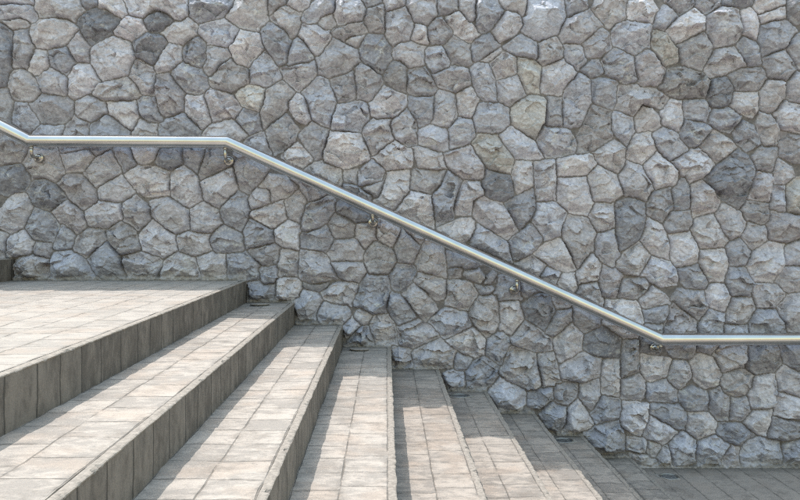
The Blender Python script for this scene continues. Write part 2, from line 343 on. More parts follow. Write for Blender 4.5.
# ------------------------------------------------------------------ the stone wall
# every stone face surveyed: tile origin, then tone, tint and its corner points
STONES = """
@0 0
5 . -20,-60 150,-60 160,15 -20,18
5 b -20,20 140,18 180,60 170,95 130,100 90,80 45,95 -20,90
5 w -20,95 45,97 90,84 130,102 125,125 60,138 20,115
5 w 165,-20 390,-20 410,45 360,95 270,75 190,80 160,40
3 b 380,-25 475,-25 480,15 430,38 400,25
6 w 490,-20 600,-20 630,60 600,80 540,45 485,30
6 . 605,-20 925,-20 935,60 900,95 800,50 760,45 710,80 640,65
2 b 710,90 760,50 830,55 850,100 800,150 740,155
2 b 375,90 440,40 500,35 590,95 545,165 450,220 410,175
7 p 555,150 630,75 700,90 720,150 650,200 580,175
5 w 130,150 180,90 330,95 375,140 330,215 200,240 150,210
3 b 0,110 50,160 50,300 20,420 -30,430 -30,100
4 . 60,150 125,140 155,220 120,335 50,325
6 w 130,340 165,250 220,245 235,320 180,370
4 p 320,215 385,155 440,230 435,305 370,300
4 b 235,245 320,230 365,300 320,370 240,320
6 . 440,240 490,200 550,175 640,200 665,280 630,370 510,400 440,300
3 b 655,205 720,160 820,165 830,205 750,315 680,280
6 . 765,340 835,205 895,220 905,290 830,340 775,355
5 . 650,320 690,290 760,340 775,400 765,470 700,460 640,370
4 p 772,372 840,368 915,460 915,545 870,580 795,562 775,480
4 b 685,500 700,482 765,478 785,560 800,598 740,605 690,550
5 w 460,460 520,405 620,375 680,430 690,470 640,500 500,490
6 . 325,470 330,370 380,315 435,315 485,400 440,450 360,485
5 . 175,380 245,335 325,385 325,470 270,475 205,465
5 w 30,360 100,340 160,400 195,460 150,500 50,490 25,420
4 w -30,440 25,440 50,495 40,600 90,650 -30,640
@0 100
5 b 40,120 60,10 120,20 185,105 140,155 80,130
4 . 140,20 200,-40 330,-15 360,20 340,90 260,120 190,110
5 . 360,20 420,-20 510,10 525,55 430,105 375,80
6 w 530,10 660,0 680,60 660,145 610,125 545,70
5 b 150,160 200,120 300,130 295,210 160,210
5 . 300,170 360,75 430,115 430,210 305,210
4 b 435,170 440,130 520,80 570,95 640,155 640,205 440,205
6 w 650,170 690,100 770,120 785,200 760,290 700,320 665,290 645,240
4 w -20,165 60,190 130,230 120,270 90,310 20,320 -20,330
5 w 100,310 130,240 270,235 310,360 260,410 210,385 150,390
4 . 280,225 420,225 440,240 300,265
5 w 290,270 425,240 455,280 410,345 320,355
5 . 410,370 470,290 545,250 600,355 470,435
4 . 430,225 545,235 470,275
4 b 555,235 640,235 665,325 610,360
3 b -20,330 90,315 140,380 110,450 20,475 -20,460
3 b 120,460 165,400 215,390 310,455 325,490 235,555 150,515
4 p 275,420 330,375 400,380 475,450 480,500 400,545 340,500
6 . 470,450 600,370 660,450 650,490 580,510 480,495
6 w 605,370 690,325 840,355 840,480 720,475 660,440
@160 100
3 b -30,310 0,250 100,245 110,310 40,350
6 . 120,-25 210,-30 240,60 250,110 200,145 150,90 115,40
5 p 210,-20 250,-60 380,-10 400,35 370,85 260,110 240,50
7 y 375,-20 400,-55 460,-80 520,-60 510,20 490,50 400,20
5 w 505,60 530,-60 610,-100 670,-40 630,30 600,70 510,135
6 . 630,0 680,-35 715,-20 750,90 735,115 680,90
5 b 705,-45 800,-125 835,-110 880,10 845,135 800,120 760,90 730,0
4 . 695,170 760,105 845,145 830,220 800,300 765,295
4 b 375,90 420,40 490,70 500,140 440,170 400,120
6 . 200,170 250,115 350,90 430,170 350,215 210,215
5 b 420,210 450,180 515,160 550,260 500,280
4 . 525,160 560,120 630,75 690,150 640,230 570,270 540,220
4 b 0,115 100,55 205,150 195,210 0,210 -20,150
6 w 610,280 640,240 680,215 765,290 720,330 650,310
5 w 725,340 800,295 910,360 900,425 840,420 800,385
4 b 110,235 220,235 215,290 180,365 110,310
6 . 45,370 110,325 180,375 205,460 200,500 130,535 45,480
4 w 185,370 220,240 300,240 350,320 200,400
6 . 190,410 360,335 385,440 290,540 210,490
4 . 360,330 370,230 480,290 540,330 510,390 430,470 390,440
4 b 295,545 385,455 430,475 445,550 405,650 310,605
5 . 430,500 480,440 545,450 545,510 450,545
5 w 490,435 545,375 640,385 690,430 630,480 550,505 545,450
4 . 640,385 760,400 830,450 800,495 740,500 690,430
@160 0
4 b 140,0 145,-40 350,-40 355,25 310,75 190,105 140,70
5 w 325,70 370,15 400,-40 530,-40 530,90 480,145 400,130
5 w 550,80 590,20 640,30 700,60 690,150 650,180 620,140
4 w 540,-40 620,-40 610,20 560,60 540,60
6 . 640,15 660,-30 740,-30 735,20 690,45
5 b 700,90 725,55 790,-10 875,-30 870,40 800,85 740,112
6 . 690,150 720,115 800,130 850,150 845,200 800,275 760,250 700,190
4 b 500,155 540,110 620,150 650,200 630,300 590,315 530,240
4 v 640,240 690,185 720,200 755,285 740,300 640,315
6 b 185,145 195,115 310,90 380,140 355,210 320,220 230,210
6 w -10,165 20,130 135,85 180,125 170,170 100,215 30,205
7 w 345,240 400,145 490,165 510,240 440,325 380,310
3 v 105,240 170,180 220,200 220,290 190,330 110,290
5 . 225,300 230,225 330,245 345,270 250,370 215,350
4 w 240,395 270,355 340,295 440,350 440,400 350,450 260,430
5 b 445,330 520,250 570,320 605,380 530,430 450,410
5 . 605,340 770,305 780,365 690,455 610,380
4 v 45,370 110,310 210,350 235,430 190,470 120,450
@320 0
6 . 75,0 90,-40 220,-40 230,45 210,95 100,120 75,80
5 w 0,80 60,70 70,110 30,150 0,130
4 b 190,0 200,-40 310,-40 300,10 235,30
4 w 50,155 100,125 215,100 235,150 150,180 120,195
4 w 225,90 240,40 320,10 325,150 255,155 225,110
5 w 130,200 150,180 230,165 200,230 160,230
3 v 190,220 230,165 300,165 355,230 355,290 310,365 200,285
5 . 320,0 330,-40 430,-40 425,15 325,50
5 . 325,60 430,25 470,110 440,190 360,220 325,150
5 . 430,10 440,-40 580,-40 590,60 530,115 475,100
4 . 585,20 600,-40 690,-40 690,40 600,70
6 w 465,190 480,115 535,125 545,205 500,205
4 . 535,130 610,75 670,150 620,215 550,205
6 w 620,90 700,50 800,170 740,205 680,160
5 . 700,40 700,-20 780,-20 780,80 750,100
4 b 780,20 800,-30 880,-20 920,50 840,160 800,150
5 . 360,260 400,210 460,205 525,235 515,320 450,325 380,290
5 b 525,245 610,225 650,300 640,330 570,355 530,290
4 w 620,225 670,175 750,215 765,300 740,325 670,310
4 b 760,240 780,195 850,155 900,225 800,300 765,295
4 . -20,290 60,190 190,245 200,300 140,350 40,380 -10,365
3 w 315,380 350,310 400,295 435,350 430,460 380,440
4 . 435,350 520,330 590,440 560,475 480,480 440,450
5 . 570,370 680,325 745,340 750,420 680,455 590,430
5 b 750,340 800,305 850,310 875,390 890,500 870,520 800,470
4 . 50,400 170,350 185,470 150,500 90,510
4 . 170,345 195,310 310,380 300,430 260,495 185,490
6 . 245,520 315,430 430,470 435,510 390,570 290,590 255,560
4 b 440,480 570,475 570,590 500,625 450,530
5 . 575,470 600,440 680,470 690,590 650,625 565,610
6 w 685,470 755,430 790,490 760,585 695,575
@320 100
5 b 50,130 80,20 200,0 240,30 235,100 200,160 60,150
5 . 215,130 270,95 345,95 365,195 270,270 215,180
5 . 350,120 430,45 480,100 480,220 440,230 380,190
6 v 485,160 560,125 640,160 640,250 600,260 500,210
5 b 650,150 690,80 760,95 775,180 740,220 660,245
5 b 770,90 800,20 870,0 950,50 955,110 870,170 790,150
7 w 45,150 200,165 245,290 130,335 20,310 10,260
6 w 270,285 375,200 465,250 450,335 330,345
5 b 185,370 260,300 325,350 310,400 190,435
5 w 110,360 180,350 185,420 120,400
5 w 465,230 550,245 610,260 635,340 590,350 500,330
4 w 455,350 630,350 610,430 550,465 455,440
5 p 620,265 750,225 800,290 830,390 800,400 720,390 640,330
6 w 300,480 340,360 455,350 445,440 430,470 370,545 270,500
4 b 565,480 640,355 710,400 680,490 665,590 580,635 570,550
7 w 375,555 460,460 555,475 570,540 575,640 530,620
6 . 665,540 720,405 800,400 840,450 745,580 680,565
4 b 115,420 200,430 270,470 250,500 150,490
4 w 195,440 310,405 330,370 290,490 250,480
@480 100
5 y -35,210 0,165 80,170 175,290 155,370 60,345 -10,270
5 y 155,60 190,10 260,-30 340,0 330,90 280,190 160,115
4 . 340,30 350,-20 410,-20 415,130 340,125 330,90
5 b 425,-60 500,-135 560,-100 570,0 510,120 430,135
4 w 500,180 560,20 660,50 665,190 580,250 495,260
4 b 560,0 570,-110 690,-100 690,10 665,40
5 w 690,40 700,-70 800,-75 860,-70 950,-10 920,30 820,20 770,75
5 w 780,90 820,20 915,90 910,130 800,160
5 b 670,70 690,50 770,85 775,165 740,220 670,140
6 w 745,260 780,170 855,155 895,245 820,315 745,295
5 w 570,265 670,195 735,240 730,320 700,360 600,320
5 v 290,190 320,130 440,140 490,220 485,255 390,290 330,280
6 b 105,180 165,130 270,200 320,290 260,295 180,290
6 w 165,370 185,300 270,305 275,430 180,460
6 . 275,310 375,295 390,380 385,500 290,505 275,430
7 w 390,320 390,290 575,270 590,315 540,375 395,380
6 . 390,390 540,380 575,510 540,575 450,560 390,500
6 w 540,380 600,325 700,385 720,460 660,510 570,500
5 . 700,390 745,300 820,330 875,440 840,500 740,475
3 b 0,430 40,350 155,375 178,460 120,505 40,495
4 b 130,520 275,440 285,550 200,640
@480 0
5 w 110,20 100,-30 240,-30 235,70 170,50
6 . 65,150 130,60 190,50 215,120 170,165 100,200
5 b 220,150 250,-30 425,-30 435,80 395,160 300,195
4 b 430,-30 530,-20 540,35 450,75 435,40
5 . 405,170 440,90 555,40 615,120 510,205 420,205
5 w 570,40 600,-30 740,-20 740,70 650,130
7 w 740,60 740,10 860,-20 895,45 870,105 770,95
5 b 660,180 690,120 770,100 870,120 855,220 800,270 680,220
5 . 520,220 610,135 660,170 665,230 590,280 540,275
5 b 120,235 210,170 290,215 290,280 240,290
5 w 0,300 100,235 130,245 50,310
5 w 300,210 380,175 425,240 410,290 320,325 300,290
5 b 435,290 430,215 520,225 530,300 490,345
6 w 45,310 120,245 190,290 185,360 90,390
5 y 190,285 240,280 310,330 300,455 240,460 200,360
6 . 320,330 420,290 490,360 400,480 310,450
4 b 515,340 590,290 620,350 570,385
4 v 625,300 680,230 780,285 800,390 740,410 640,360
5 . 90,405 190,370 235,470 150,520 90,490
@640 0
5 b 75,130 90,70 140,15 200,70 130,140
4 . 140,0 150,-30 285,-30 285,15 210,65
4 . 285,20 290,-30 420,-30 415,15 345,65
3 b 420,10 430,-30 590,-30 570,20 500,30
7 w 135,155 200,85 285,35 335,80 335,145 190,210
5 y 60,200 75,145 130,155 195,240 190,300 130,320
5 . 345,150 345,75 410,30 505,35 525,150 490,200 380,235
6 p 515,50 560,30 610,90 600,195 525,165
6 w 580,30 600,-30 740,-30 740,20 610,55
6 w 605,75 740,20 745,85 620,110
3 . 750,80 750,-30 860,-30 860,100 790,110
4 b 600,200 620,120 740,85 795,150 740,230 625,275
4 . 200,220 330,150 375,235 320,345 230,320
5 p -30,330 0,260 40,240 130,340 120,410 20,430
4 b 500,230 530,175 600,205 620,310 560,325
5 . 330,340 390,245 490,235 540,325 350,390
4 . 625,290 740,240 790,340 740,400 650,375
4 . 745,235 790,170 860,160 860,330 810,350
3 w 110,430 150,350 230,330 340,370 360,400 340,490 200,490
2 b 345,490 370,390 450,380 480,440 460,510 400,540 350,530
4 . 450,375 520,335 640,345 650,390 590,450 490,445
5 w 610,470 650,395 735,405 735,480 700,540 640,560 610,530
5 . 740,430 800,350 860,340 860,500 760,500
@640 100
6 . 680,75 730,0 860,40 860,170 800,165 720,140
6 w 465,20 480,-40 600,-40 605,30 570,80 510,55
7 . 115,60 160,0 215,-5 225,110 190,160 120,110
4 b 225,20 230,-10 340,-10 370,30 350,100 240,90
4 b 350,95 380,35 460,40 510,90 460,155 380,130
4 b 480,160 520,105 580,130 610,215 540,250 500,220
5 w 595,130 615,60 690,85 700,215 640,225
4 . 705,210 710,155 860,180 860,300 790,310 720,270
4 b 210,190 235,95 320,115 370,140 290,235
5 w 310,230 380,150 500,230 390,310
5 b 70,180 130,135 190,160 250,250 160,300 100,245
7 . 25,330 95,255 200,355 185,420 90,440
6 . 170,305 300,235 385,310 330,380 260,415
3 b 335,390 510,240 590,320 555,470 500,540 400,490
4 . 570,290 620,235 700,240 680,355 600,350
5 . 680,340 700,295 770,340 780,380 730,420 680,410
5 p 550,490 600,355 675,370 665,510 555,495
5 b 675,430 740,425 745,555 660,540
5 y 745,430 800,390 860,380 860,560 790,575 745,550
5 p 260,425 320,395 415,500 400,545 275,585
4 b 170,450 235,385 258,440 255,545 180,550
4 . 60,470 160,430 180,540 120,610 40,570
@0 190
6 . -15,110 60,15 125,20 150,90 100,190 40,215 -15,180
4 b 115,185 160,90 240,115 280,180 250,260 160,250
5 p 250,110 320,45 385,90 430,180 370,215 290,155
6 . 415,115 490,55 600,65 605,140 520,190 430,180
5 . 600,65 660,25 740,90 740,140 680,195 610,155
5 . 745,60 830,30 930,100 940,190 870,210 750,130
4 b 255,290 300,175 360,215 355,270 330,300
5 w 365,250 440,190 515,200 525,250 420,335 360,300
4 w 520,210 590,160 650,185 695,290 600,320 560,280
6 . 685,240 760,150 800,185 865,235 875,300 800,335 700,290
6 . 15,260 95,200 160,260 130,315 20,335
4 p 160,290 170,260 245,270 240,340 170,330
5 w 60,380 90,340 190,330 235,350 240,435 70,430
5 b 240,330 330,300 400,340 470,440 240,440
4 b 430,345 530,260 600,350 615,435 480,440 450,390
5 . 600,345 700,320 790,345 800,375 760,440 640,435 610,400
5 w -30,215 20,220 15,340 -30,350
@160 190
5 . 150,100 210,60 280,100 300,165 230,215 150,200
6 w 75,240 150,210 235,225 250,300 170,330 90,300
4 v 240,250 310,180 405,230 410,305 270,315
4 b 415,210 450,140 560,200 565,260 430,295
6 w 450,110 610,55 630,135 550,195 450,140
5 w 620,60 690,5 725,45 690,155 630,130
6 . 570,205 640,155 695,185 690,300 575,265
4 v 705,190 735,80 805,40 860,35 878,95 800,185 735,212
4 b 700,225 800,190 838,178 862,245 825,315 700,290
4 . 435,300 570,270 595,290 585,355 530,385 480,350
4 b 330,325 420,310 490,370 490,440 440,450 330,435
6 w 180,340 250,310 325,330 330,435 210,440
6 w 10,370 80,315 165,345 195,435 10,445 0,420
4 b 490,395 560,380 590,400 570,470 510,480
5 w 595,300 685,310 680,430 590,425
5 . 695,320 700,300 800,305 830,330 880,440 800,490 740,485 690,440
4 b 440,465 580,470 570,540 450,545
6 w 580,450 680,440 710,470 690,540 570,540
@220 285
5 b 370,90 410,30 500,50 500,100 470,165 400,170
5 b 485,155 500,95 640,105 645,165 620,190 500,180
3 . 400,0 420,-20 560,-20 500,30 430,20
5 . 495,50 560,0 690,-10 700,20 650,110 560,90
5 w 670,165 700,125 760,160 745,200 700,200
5 v 620,210 660,165 700,200 700,215 630,260
4 b 640,295 690,215 740,210 770,290
@360 285
4 b -40,95 -5,-10 30,-45 140,-45 150,20 130,140 70,145
5 w 40,190 70,160 140,155 185,240 180,300 80,290
5 w 270,-25 300,-65 435,-20 430,60 385,75 330,35
5 w 215,60 260,0 330,40 385,125 330,180 260,110
4 b 130,120 155,45 230,70 275,165 200,200
5 w 435,100 440,-20 560,-10 590,50 540,130
4 b 570,-10 690,-30 690,40 610,50
5 w 545,150 600,60 690,50 700,190 640,265
5 b 345,185 440,115 540,150 555,210 430,270
5 . 190,220 290,180 360,215 400,265 260,315 195,290
7 w 435,285 560,220 635,280 620,350 560,365
5 . 170,320 250,330 260,405 175,410
5 w 260,345 400,270 475,340 460,415 280,415
4 b 470,390 490,350 560,370 540,430 490,430
4 b 635,340 640,275 720,240 755,290 710,405
4 b 530,430 615,365 700,420 680,480 620,520 540,510
@320 190
4 w 40,180 75,115 160,150 175,230 70,245
3 b 70,90 100,60 240,130 240,150 160,155 90,120
5 w 170,225 190,175 260,175 280,245 220,285
6 w 285,235 300,150 400,200 380,250 350,285
5 . 40,320 75,250 180,250 210,300 200,360 60,350
5 . 60,365 200,360 225,410 200,470 90,430
4 w 225,330 270,260 350,290 380,350 340,420 250,420
4 . 380,270 410,200 500,280 470,365 395,360
5 w 475,370 530,255 600,270 635,330 635,440 490,405
4 b 350,430 390,375 485,380 480,430 420,500 360,490
4 b 630,310 700,330 820,370 780,395 640,390
4 . 640,400 720,375 700,430 650,440
4 . 720,415 800,385 850,400 870,460 800,490
5 w 430,195 520,235 500,270
@440 370
5 b 20,30 60,5 120,20 125,80 50,95
4 b 430,190 450,110 560,90 575,150 500,190
6 b 250,120 300,50 430,100 440,190 310,205
4 b 510,230 560,170 640,190 640,280 600,310 540,290
6 w 620,320 640,200 695,155 770,270 760,300
@500 285
5 w 0,440 55,320 185,350 215,510 140,530 60,490
5 w 190,355 270,345 315,490 215,520
6 w 0,90 90,85 125,170 60,245 10,230
5 . 55,290 130,185 260,265 265,330 180,335
3 b 120,110 180,45 250,60 280,140 230,230 130,170
4 . 235,245 290,140 370,120 365,185 270,265
6 . 275,280 360,195 420,250 415,330 310,385 275,320
4 . 370,110 510,170 505,210 425,245 375,180
2 b 420,290 440,250 520,215 620,270 600,370 480,360 420,320
5 . 305,420 420,345 520,375 510,460 400,490 310,480
6 w 520,380 605,375 610,560 515,550
4 . 610,450 625,280 705,275 705,440 620,470
7 w 520,190 540,75 690,80 730,190 700,270 620,270
3 . 705,260 760,270 810,330 800,350 715,345
5 . 610,480 700,445 735,490 745,580 615,570
5 w 270,70 370,95 350,115 290,115
5 . 400,40 410,-10 500,-5 525,70 520,110
4 . 590,60 620,-20 740,-30 745,30 700,75
5 . 700,75 770,15 830,50 870,100 740,120
4 b -40,40 0,-40 90,-30 110,70 0,80
4 b 110,50 120,-20 220,30 140,60
@480 190
3 b 690,70 760,35 830,65 840,190 790,260 710,300 685,150
5 p -60,40 0,20 120,70 190,200 140,245 40,200 -20,130
6 b 275,160 290,65 370,55 440,110 405,230 330,250
5 w 415,200 450,125 550,145 585,220 575,300 490,395
5 . 555,140 590,65 675,70 680,185 600,210
5 v 580,260 600,220 675,200 700,330 670,385 590,330
5 w 690,360 800,262 860,330 800,420 710,410
4 v 150,260 260,175 320,240 260,320 180,355
6 w 270,320 400,235 490,400 450,410 370,390
5 b -20,170 60,200 140,270 165,360 60,310 -60,260
5 . 180,365 270,325 335,380 300,435
5 b 310,430 340,385 410,415 385,470
6 w 395,470 415,420 480,420 495,490 470,510
6 w 485,430 560,315 615,380 600,445 500,475
4 p 600,480 620,380 720,415 690,540 615,540
4 . 0,380 80,420 90,500 0,500
@640 190
4 . 125,180 160,110 260,100 270,170 240,205 160,215
6 . 15,250 45,140 125,180 155,250 155,350 70,320
5 w 265,190 290,145 380,125 450,240 430,285 310,295
5 . 385,130 430,65 520,120 545,180 480,245 440,230
4 . 525,100 550,55 655,65 660,150 620,175 540,140
4 p 650,180 670,110 800,120 860,140 860,240 740,265 650,240
6 . 155,225 260,210 310,300 290,365 190,385 160,330
5 . 525,230 560,165 645,185 650,250 570,300
4 b 440,285 500,245 565,305 545,375 460,380
6 w 310,300 430,295 455,370 430,460 360,465 310,370
6 . 545,385 580,310 660,260 735,270 725,370 680,465 580,460
5 b 735,290 790,250 860,240 860,380 735,375
6 v 20,430 70,335 160,360 190,400 190,470 110,480
4 b 195,400 300,375 355,470 330,500 240,490
4 b 440,450 460,390 545,390 570,450 560,530 450,520
5 . 690,460 740,385 860,390 860,500 760,510
@640 285
6 . 335,35 370,-10 440,0 465,65 430,130 345,100
5 . 570,20 590,-10 700,0 740,60 690,115 600,110
5 . 700,110 750,60 860,30 860,240 760,230 700,160
4 . 165,80 200,25 330,30 345,110 300,175 220,130
4 p 150,150 180,80 230,130 290,180 290,270 130,270
5 b 300,220 350,130 430,150 430,270 310,270
5 w 440,190 470,70 570,70 590,130 540,200
4 b 560,190 590,130 690,125 740,200 730,270 560,270
5 b 435,210 550,205 560,265 435,265
4 b 30,130 150,95 160,150 110,200 40,190
4 . 30,200 120,200 110,270 60,250
4 . 130,285 290,285 285,340 240,380 160,350
4 . 290,290 400,290 360,350 300,335
6 w 10,430 15,350 165,380 150,450 60,490
6 w 260,390 310,345 380,370 415,450 400,500 330,520 280,470
5 . 155,440 180,385 240,385 275,450 210,520 160,490
5 w 380,360 430,295 550,315 535,410 430,440
3 . 535,400 570,290 700,290 715,400 690,440 590,450
4 b 700,290 860,290 860,430 800,440 740,390
5 w 415,490 430,450 510,425 580,460 575,520 510,565 430,545
6 . 580,470 600,455 690,450 695,560 680,610 560,620 555,560
5 . 695,440 730,410 860,450 860,560 800,560 710,530
@640 375
5 b 25,130 40,50 140,35 200,100 195,145 90,140
4 b 200,100 270,65 355,100 350,180 250,190 210,145
4 . 355,170 360,95 410,70 460,115 455,235 400,235
4 . 465,120 550,120 565,190 520,240 460,235
6 . 695,110 730,95 860,140 860,210 800,220 690,205
4 b 60,160 80,145 210,155 245,200 235,285 190,270 60,200
6 . 20,310 60,215 150,260 200,300 120,355
6 w 235,270 250,195 350,195 400,250 385,300 300,325
4 b 390,290 410,245 520,250 580,310 490,355 440,330
6 w 525,240 570,190 670,180 660,250 640,310 580,290
4 . 655,290 680,220 800,250 860,260 860,300 720,325 650,325
5 w 40,380 55,340 115,355 110,400 70,415
5 b 170,320 230,290 290,340 290,440 180,460 160,400
5 w 100,400 140,360 170,420 170,460 110,440
5 b 290,400 300,345 380,310 460,360 410,445 300,450
5 p 430,400 470,360 510,380 500,460 420,460
5 b 510,400 550,340 610,320 700,340 725,440 530,455
5 b 735,360 860,330 860,440 735,445
@540 375
7 . 410,200 430,140 550,150 550,230 515,315 420,260
4 b 270,200 310,115 400,130 420,180 400,220 290,250
4 b 230,300 300,260 400,240 430,320 435,385 290,390
5 . 200,110 210,50 300,30 310,110 270,180
4 . 75,110 90,50 190,45 200,100 150,165 90,150
5 w 440,325 520,325 545,350 530,390 440,385
5 w 450,390 540,420 590,440 590,475 520,470
@320 190
6 w 585,190 660,165 745,138 798,190 750,262 690,255
"""
TONE = {2: 0.25, 3: 0.305, 4: 0.39, 5: 0.48, 6: 0.57, 7: 0.62, 8: 0.63}
TINT = {'.': (0.985, 0.95, 1.045), 'b': (0.955, 0.95, 1.085), 'v': (0.965, 0.95, 1.08), 'w': (1.0, 0.952, 1.02), 'y': (1.015, 0.965, 0.965), 'p': (1.01, 0.95, 1.035)}

def load_stones():
    st = []; ox = oy = 0
    for ln in STONES.strip().splitlines():
        if ln.startswith('@'):
            ox, oy = map(float, ln[1:].split()); continue
        f = ln.split()
        pts = np.array([[ox + float(a) / 5, oy + float(b) / 5] for a, b in (q.split(',') for q in f[2:])])
        st.append((int(f[0]), f[1], pts))
    return st

U0, U1, V0, V1, DU = -250.0, 1045.0, -9.0, 474.0, 0.6
def build_wall():
    stones = load_stones()
    rs = np.random.RandomState(3)
    inside = lambda x, y: -2 < x < 802 and -2 < y < 470
    # the wall carries on beyond the surveyed part with the same kind of stones
    step = 37.0
    jj = 0
    v = V0 - 20
    while v < V1 + 20:
        u = U0 - 20 + (18 if jj % 2 else 0)
        while u < U1 + 20:
            c = np.array([u + rs.uniform(-9, 9), v + rs.uniform(-8, 8)])
            if not (-22 < c[0] < 822):
                n = rs.randint(5, 8); a0 = rs.rand() * 6.28; el = rs.uniform(0.8, 1.25); ro = rs.rand() * 3.14
                pts = []
                for k in range(n):
                    a = a0 + 2 * math.pi * (k + rs.uniform(-.25, .25)) / n
                    r = 19 * rs.uniform(0.9, 1.1)
                    q = np.array([math.cos(a) * r * el, math.sin(a) * r / el])
                    pts.append(c + np.array([q[0] * math.cos(ro) - q[1] * math.sin(ro), q[0] * math.sin(ro) + q[1] * math.cos(ro)]))
                stones.append((int(rs.choice([3, 4, 4, 5, 5, 5, 6, 6])), rs.choice(['.', 'b', 'w', 'p', '.', 'w']), np.array(pts)))
            u += step
        v += step * 0.88; jj += 1
    nu = int((U1 - U0) / DU) + 1; nv = int((V1 - V0) / DU) + 1
    us = U0 + np.arange(nu) * DU; vs = V0 + np.arange(nv) * DU
    U, V = np.meshgrid(us, vs)
    WU = U + 0.55 * fbm(U / 10, V / 10, 4, 0.65) + 0.5 * perlin(U / 3.1, V / 3.1)
    WV = V + 0.55 * fbm(U / 10 + 50, V / 10 - 20, 4, 0.65) + 0.5 * perlin(U / 3.1 + 9, V / 3.1 + 4)
    b1 = np.full(U.shape, -60.0); b2 = np.full(U.shape, -60.0); own = np.full(U.shape, -1, np.int32)
    PAD = 16
    for i, (tone, tint, P) in enumerate(stones):
        a = max(int((P[:, 0].min() - PAD - U0) / DU), 0); b = min(int((P[:, 0].max() + PAD - U0) / DU) + 1, nu)
        c = max(int((P[:, 1].min() - PAD - V0) / DU), 0); d = min(int((P[:, 1].max() + PAD - V0) / DU) + 1, nv)
        if a >= b or c >= d: continue
        x = WU[c:d, a:b]; y = WV[c:d, a:b]
        dist = np.full(x.shape, 1e9); ins = np.zeros(x.shape, bool)
        n = len(P)
        for k in range(n):
            (x0, y0), (x1, y1) = P[k], P[(k + 1) % n]
            ex, ey = x1 - x0, y1 - y0
            t = np.clip(((x - x0) * ex + (y - y0) * ey) / (ex * ex + ey * ey + 1e-9), 0, 1)
            dist = np.minimum(dist, np.hypot(x - x0 - t * ex, y - y0 - t * ey))
            if abs(ey) > 1e-9:
                cr = ((y0 > y) != (y1 > y)) & (x < ex * (y - y0) / ey + x0)
                ins ^= cr
        f = np.where(ins, dist, -dist)
        B1 = b1[c:d, a:b]; B2 = b2[c:d, a:b]; O = own[c:d, a:b]
        win = f > B1
        B2[:] = np.where(win, B1, np.maximum(B2, f))
        O[:] = np.where(win, i, O)
        B1[:] = np.where(win, f, B1)
    dep = np.minimum((b1 - b2) / 2, b1 + 2.6)
    # relief ------------------------------------------------------------
    h = np.zeros(U.shape); colr = np.zeros(U.shape + (3,))
    ch1 = chips(U / 19 + 0.22 * fbm(U / 14, V / 14, 2), V / 14 + 0.22 * fbm(U / 14 + 7, V / 14, 2), 1.0)
    ch2 = chips(U / 8.0 + 0.25 * fbm(U / 7, V / 7, 2), V / 5.6 + 0.25 * fbm(U / 7 + 3, V / 7, 2), 1.0)
    fine = 0.55 - 1.6 * np.abs(perlin(U / 7.0 + 0.5 * perlin(U / 5, V / 5), V / 5.0)) + 0.5 * (0.4 - 1.4 * np.abs(perlin(U / 2.9, V / 2.6 + 31)))
    jd = 0.55 + 0.45 * fbm(U / 20 - 9, V / 20 + 5, 3)            # how far the joints are raked out
    ch3 = chips(U / 3.6, V / 2.7 + 40, 1.0)
    fleck = sstep(0.42, 0.75, perlin(U / 2.3 + 60, V / 1.9) + 0.5 * perlin(U / 9, V / 9 + 77))
    mott = fbm(U / 22 + 40, V / 22, 4, 0.6)
    vein = 1 - np.abs(fbm(U / 26 + 3 * 0.2 * fbm(U / 9, V / 9, 2), V / 26 + 11, 3, 0.55)) * 9
    vein2 = 1 - np.abs(fbm(U / 11 - 30, V / 11 + 70, 3, 0.55)) * 6
    mort = np.array([0.205, 0.186, 0.182])
    mcol = mort[None, None, :] * (1 + 0.25 * fbm(U / 6, V / 6, 3))[..., None]
    for i, (tone, tint, P) in enumerate(stones):
        r = np.random.RandomState(100 + i)
        a = max(int((P[:, 0].min() - PAD - U0) / DU), 0); b = min(int((P[:, 0].max() + PAD - U0) / DU) + 1, nu)
        c = max(int((P[:, 1].min() - PAD - V0) / DU), 0); d = min(int((P[:, 1].max() + PAD - V0) / DU) + 1, nv)
        if a >= b or c >= d: continue
        m = own[c:d, a:b] == i
        if not m.any(): continue
        x = U[c:d, a:b][m]; y = V[c:d, a:b][m]; D = dep[c:d, a:b][m]
        cx, cy = x.mean(), y.mean(); sz = math.sqrt(max(m.sum(), 1)) * DU
        wob = 0.22 * fbm(x / 9 + i, y / 9, 2)
        # hewn face: a blunt irregular pyramid of a few split planes
        cap = r.uniform(0.13, 0.23) * sz
        F = cap + r.uniform(-.20, .20) * (x - cx) + r.uniform(-.24, .14) * (y - cy) + 0.4 * wob
        K = r.randint(4, 8); th0 = r.rand() * 6.28
        for k in range(K):
            th = th0 + 2 * math.pi * (k + r.uniform(-.3, .3)) / K
            ux, uy = math.cos(th), math.sin(th)
            R = (ux * (P[:, 0] - cx) + uy * (P[:, 1] - cy)).max() * r.uniform(0.72, 1.05)
            sl = r.uniform(0.3, 1.15)
            F = np.minimum(F, sl * (R - ux * (x - cx) - uy * (y - cy)) + wob * 0.9)
        ox, oy = r.rand() * 300, r.rand() * 300
        th = r.rand() * 3.14; cs, sn = math.cos(th), math.sin(th)
        bx = (x * cs + y * sn); by = (-x * sn + y * cs)
        strat = perlin(bx / 16 + ox, by / 4.5 + oy) * r.uniform(0.2, 0.9)
        rough = r.uniform(0.6, 1.65)
        rim = 1 - np.exp(-np.maximum(D - 0.35, 0) / 0.6)
        N = rough * (5.2 * ch1[c:d, a:b][m] + 1.5 * ch2[c:d, a:b][m] + 0.30 * fine[c:d, a:b][m] + 0.35 * ch3[c:d, a:b][m]) + 0.45 * strat
        F = np.maximum(F, 0.0)
